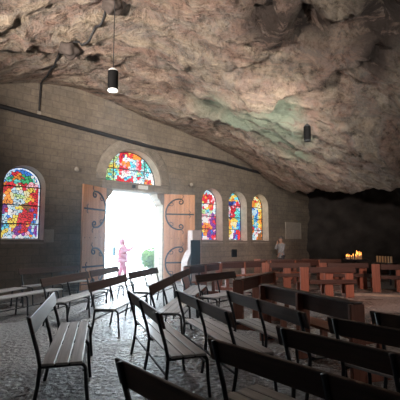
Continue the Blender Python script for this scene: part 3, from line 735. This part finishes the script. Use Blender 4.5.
tag(o, 'small pale junction box at the foot of the cable high on wall', 'box')

# ------------------------------------------------------------------ candles in the dark recess
o = empty('candle_stand', (15.0, 7.62, 0))
b = MB(); b.tube([(0, 0, 0), (0, 0, 0.9)], 0.03, 8); b.build('post', M['iron'], o)
b = MB(); b.lathe([(0.26, 0), (0.26, 0.03)], seg=20); b.build('base', M['iron'], o)
b = MB(); b.lathe([(0.46, 0.90), (0.48, 0.95), (0.44, 0.93)], seg=24); b.build('tray', M['iron'], o)
tag(o, 'iron candle stand crowded with burning candles in the dark recess', 'candle stand')
def make_candle(h, r, lit=True):
    root = empty('candle', (0, 0, 0)); root['category'] = 'candle'
    b = MB(); b.lathe([(r, 0), (r, h), (r * 0.7, h + 0.004)], seg=10); b.build('wax', M['wax'], root)
    if not lit:
        b = MB(); b.tube([(0, 0, h), (0, 0.003, h + 0.012)], 0.003, 5); b.build('wick', M['black'], root); return root
    b = MB(); b.lathe([(0.004, h), (0.017, h + 0.025), (0.012, h + 0.055), (0.002, h + 0.085)], seg=8); b.build('flame', M['flame'], root, True)
    return root
cd = make_candle(0.10, 0.026)
k = 0
for i in range(15):
    rr = 0.08 + 0.32 * ((i * 0.618) % 1) ** 0.6; a = i * 2.4
    place(cd, k, 15.0 + rr * math.cos(a), 7.62 + rr * math.sin(a), 0, 'short burning candle on the crowded iron stand', 'burning candles on the iron stand', 0.934).scale = (1.1, 1.1, 0.7 + 1.2 * ((i * 0.37) % 1)); k += 1
cd2 = make_candle(0.24, 0.035, False)
o = empty('candle_table', (15.75, 6.85, 0), R(-25))
b = MB(); b.box((0, 0, 0.79), (0.35, 1.0, 0.04), bev=0.006); b.build('table_top', M['iron'], o)
for sx in (-0.14, 0.14):
    for sy in (-0.45, 0.45):
        b = MB(); b.box((sx, sy, 0.385), (0.04, 0.04, 0.77)); b.build('leg', M['iron'], o)
tag(o, 'narrow dark table with a row of tall candles at right', 'table')
for i in range(6):
    t = -0.38 + 0.15 * i
    place(cd2, i, 15.75 + 0.42 * t, 6.85 + 0.9 * t, 0, 'tall pale candle in the row on the narrow table', 'tall candles on the narrow table', 0.812)
lamp('candle_glow', 'POINT', (14.95, 7.6, 1.55), 3.5, (1.0, 0.38, 0.10), shadow_soft_size=0.15)
lamp('candle_row_fill', 'POINT', (15.7, 6.85, 1.5), 1.0, (1.0, 0.55, 0.22), shadow_soft_size=0.15)  # added fill for the unlit candle row, which has no flames
b = MB(); b.blob((0, 0, 0.1), (1.0, 0.8, 0.75), 0.35, 4, 1.4, 3)
o = b.build('boulder', M['trim'], None, True); o.location = (16.75, 5.6, 0)
tag(o, 'pale rounded boulder at right edge beside the candle row', 'boulder')

# ------------------------------------------------------------------ people
def skin_mesh(name, nodes, edges, mat, parent, root=0, sub=2):
    me = bpy.data.meshes.new(name); me.from_pydata([n[0] for n in nodes], edges, []); me.materials.append(mat)
    o = bpy.data.objects.new(name, me); COL.objects.link(o)
    sk = o.modifiers.new('skin', 'SKIN'); sk.use_smooth_shade = True
    for i, n in enumerate(nodes):
        r = n[1]; me.skin_vertices[0].data[i].radius = (r, r) if not isinstance(r, tuple) else r
        me.skin_vertices[0].data[i].use_root = (i == root)
    ss = o.modifiers.new('subdivision', 'SUBSURF'); ss.levels = sub; ss.render_levels = sub
    bpy.context.view_layer.update()
    dg = bpy.context.evaluated_depsgraph_get(); ev = o.evaluated_get(dg)
    nm = bpy.data.meshes.new_from_object(ev); nm.name = name
    o.modifiers.clear(); o.data = nm
    if not nm.materials: nm.materials.append(mat)
    for p_ in nm.polygons: p_.use_smooth = True
    o.parent = parent; return o
def hand(nodes, edges, wrist, d, side, up, r=0.011):
    # palm and five separate bent fingers grown from the wrist node
    d = Vector(d).normalized(); side = Vector(side).normalized(); up = Vector(up).normalized()
    w0 = Vector(nodes[wrist][0]); nodes.append((tuple(w0 + d * 0.05), 0.028)); palm = len(nodes) - 1; edges.append((wrist, palm))
    for k, ln in zip((-1.5, -0.5, 0.5, 1.5), (0.07, 0.082, 0.078, 0.06)):
        a = w0 + d * 0.09 + side * 0.019 * k; b = a + d * ln * .55 - up * .01; c = b + d * ln * .3 - up * .03
        i = len(nodes); nodes += [(tuple(a), 0.010), (tuple(b), 0.009), (tuple(c), 0.008)]; edges += [(palm, i), (i, i + 1), (i + 1, i + 2)]
    a = w0 + d * 0.05 + side * 0.035; b = a + d * 0.035 + side * 0.015
    i = len(nodes); nodes += [(tuple(a), 0.012), (tuple(b), 0.010)]; edges += [(palm, i), (i, i + 1)]
def head(parent, c, s, face, skinmat):
    # face = unit yaw angle the head looks to; ellipsoid with nose, brow, ears, mouth
    pass
def person(name, loc, az, arms, mats, label, h=1.70, stride=0.10, hood=False):
    """local +X is forward; arms = {side: (elbow, wrist, hand_dir)}"""
    k = h / 1.70
    root = empty(name, loc, az); tag(root, label, 'person')
    N = [((0, 0, .92), (.12, .15)), ((0, 0, 1.08), (.11, .14)), ((0, 0, 1.25), (.12, .165)), ((-.01, 0, 1.38), (.10, .15)), ((0, 0, 1.46), .055), ((.015, 0, 1.53), (.075, .07)), ((.03, 0, 1.61), (.10, .082)), ((.02, 0, 1.67), (.075, .065))]
    E = [(0, 1), (1, 2), (2, 3), (3, 4), (4, 5), (5, 6), (6, 7)]
    coatN = [(p, tuple(x + (.05 if hood else .022) for x in (r if isinstance(r, tuple) else (r, r)))) for p, r in N[:4]]; coatE = [(0, 1), (1, 2), (2, 3)]
    trN = [((0, 0, .93), (.13, .16))]; trE = []; shoes = []
    for s, st in ((1, stride), (-1, -stride)):
        i = len(N); N += [((0.0, s * .09, .86), .085), ((st * .5 + .02, s * .095, .48), .058), ((st, s * .10, .09), .042), ((st + .09, s * .105, .035), .035), ((st + .15, s * .11, .03), .028)]
        E += [(0, i), (i, i + 1), (i + 1, i + 2), (i + 2, i + 3), (i + 3, i + 4)]
        j = len(trN); trN += [((0, s * .09, .84), .10), ((st * .5 + .02, s * .095, .48), .078), ((st, s * .10, .11), .066)]; trE += [(0, j), (j, j + 1), (j + 1, j + 2)]
        shoes.append((st, s))
    for s in (1, -1):
        el, wr, hd = arms[s]
        i = len(N); N += [((-.01, s * .18, 1.39), .052), (el, .042), (wr, .028)]; E += [(3, i), (i, i + 1), (i + 1, i + 2)]
        j = len(coatN); coatN += [((-.01, s * .185, 1.39), .075), (el, .078 if hood else .062), (tuple(Vector(wr).lerp(Vector(el), .12)), .06 if hood else .045)]; coatE += [(3, j), (j, j + 1), (j + 1, j + 2)]
        hand(N, E, i + 2, hd, (0, -s, 0) if abs(hd[1]) < .8 else (1, 0, 0), (0, 0, 1))
    coatN.append(((0, 0, .76), (.20, .23) if hood else (.165, .19))); coatE.append((0, len(coatN) - 1))
    body = skin_mesh('body', N, E, mats['skin'], root)
    # face: nose, brow, chin and ears pushed out of the head surface
    me = body.data
    for v in me.vertices:
        p = v.co
        if p.z > 1.52 and p.x > 0.05:
            p.x += 0.028 * math.exp(-((p.y) ** 2 / .00025 + (p.z - 1.60) ** 2 / .0006)) - 0.010 * math.exp(-((abs(p.y) - .032) ** 2 / .0003 + (p.z - 1.625) ** 2 / .0002)) + 0.008 * math.exp(-(p.y ** 2 / .0008 + (p.z - 1.555) ** 2 / .0002))
    ft = MB()
    for s in (1, -1): ft.blob((.118, s * .032, 1.622), (.010, .013, .009), 0, 1)
    ft.build('eyes', M['black'], root)
    ft = MB(); ft.blob((.118, 0, 1.565), (.008, .026, .006), 0, 1); ft.build('lips', M['pinkcoat'], root)
    skin_mesh('coat', coatN, coatE, mats['coat'], root)
    skin_mesh('trousers', trN, trE, mats['trousers'], root)
    for st, s in shoes:
        b = MB(); b.blob((st + .07, s * .105, .045), (.14, .05, .05), .1, 2); b.build('shoe', M['shoe'], root, True)
    if hood:
        b = MB(); b.blob((-.02, 0, 1.60), (.125, .118, .145), .06, 3, 2, 1)
        for v in b.bm.verts:
            if v.co.x > 0.06: v.co.x = 0.055 + (v.co.x - .06) * .1
        b.build('hood', mats['coat'], root, True)
        skin_mesh('scarf', [((0, 0, 1.36), (.12, .15)), ((.01, 0, 1.45), (.09, .10)), ((-.01, 0, 1.52), (.085, .085))], [(0, 1), (1, 2)], mats['coat'], root)
    else:
        b = MB(); b.blob((-.01, 0, 1.655), (.112, .092, .092), .08, 3, 3, 1); b.build('hair', mats['hair'], root, True)
        for s in (1, -1):
            b = MB(); b.blob((.01, s * .088, 1.60), (.02, .012, .032), 0, 2); b.build('ear', mats['skin'], root, True)
    root.scale = (k, k, k)
    return root
woman = person('person', (9.18, 15.2, -0.02), R(-28), {1: ((.17, .20, 1.20), (.36, .12, 1.36), (.4, -.3, .9)), -1: ((.18, -.20, 1.22), (.38, -.10, 1.40), (.3, .2, .9))},
               dict(skin=M['skin'], coat=M['pinkcoat'], trousers=M['pinktrousers']), 'person in pink hooded coat standing outside the doorway raising a phone', 1.71, 0.12, True)
woman.scale = (1.28, 1.28, 1.02)
def at_person(pr, p): return pr.matrix_basis @ Vector(p)
b = MB(); b.box((0, 0, 0), (0.012, 0.075, 0.15), rot=Matrix.Rotation(R(-15), 3, 'Y'), bev=0.004)
ph = b.build('mobile_phone', M['phone']); ph.location = at_person(woman, (.455, -.03, 1.52)); ph.rotation_euler = (0, 0, R(-28))
tag(ph, 'phone held up by the person in pink', 'phone')
b = MB(); b.box((0, 0, 0), (0.16, 0.28, 0.40), bev=0.06)
bp = b.build('backpack', M['bag']); bp.location = at_person(woman, (-.28, 0, 1.20)); bp.rotation_euler = (0, 0, R(-28))
for s in (1, -1):
    q = MB(); q.tube([(.06, s * .10, .17), (.16, s * .11, .235), (.30, s * .11, .20), (.40, s * .11, .06), (.34, s * .12, -.10), (.10, s * .12, -.17)], 0.014, 6); q.build('strap', M['bag'], bp)
tag(bp, 'blue-grey backpack on the back of the person in pink', 'backpack')
man = person('person', (16.15, 12.0, 0), R(165), {1: ((.08, .24, 1.12), (.22, .16, .98), (.5, -.2, -.8)), -1: ((.16, -.20, 1.16), (.16, -.07, 1.42), (.1, .4, .9))},
             dict(skin=M['skin'], coat=M['greyjacket'], trousers=M['navytrousers'], hair=M['hair']), 'person in grey jacket standing by the wall with a hand raised to the face', 1.84, 0.04)

# ------------------------------------------------------------------ shrub outside
o = empty('leafy_shrub', (11.2, 15.9, -0.02))
b = MB()
rnd = random.Random(4)
for k in range(2600):
    a = rnd.uniform(0, 2 * PI); u = rnd.uniform(-1, 1); q = rnd.random() ** .4
    c0 = Vector((0.55 * q * math.sqrt(1 - u * u) * math.cos(a), 0.5 * q * math.sqrt(1 - u * u) * math.sin(a), 0.85 + 0.52 * q * u))
    d = Vector((rnd.gauss(0, 1), rnd.gauss(0, 1), rnd.gauss(0, .6))).normalized(); e = d.orthogonal().normalized()
    vs = [b.bm.verts.new(c0 + v) for v in (-d * .07, e * .035, d * .07, -e * .035)]
    b.bm.faces.new(vs)
b.build('foliage', M['leaf'], o)
b = MB(); b.tube([(0, 0, 0), (.02, 0, .4), (0, .02, .8)], [.05, .04, .02], 7)
for k in range(6):
    a = k * 1.05; b.tube([(.01, 0, .35), (.25 * math.cos(a), .25 * math.sin(a), .8), (.36 * math.cos(a), .34 * math.sin(a), 1.05)], [.02, .014, .006], 5)
b.build('stem', M['bark'], o)
tag(o, 'green shrub outside at the right edge of the doorway', 'shrub')
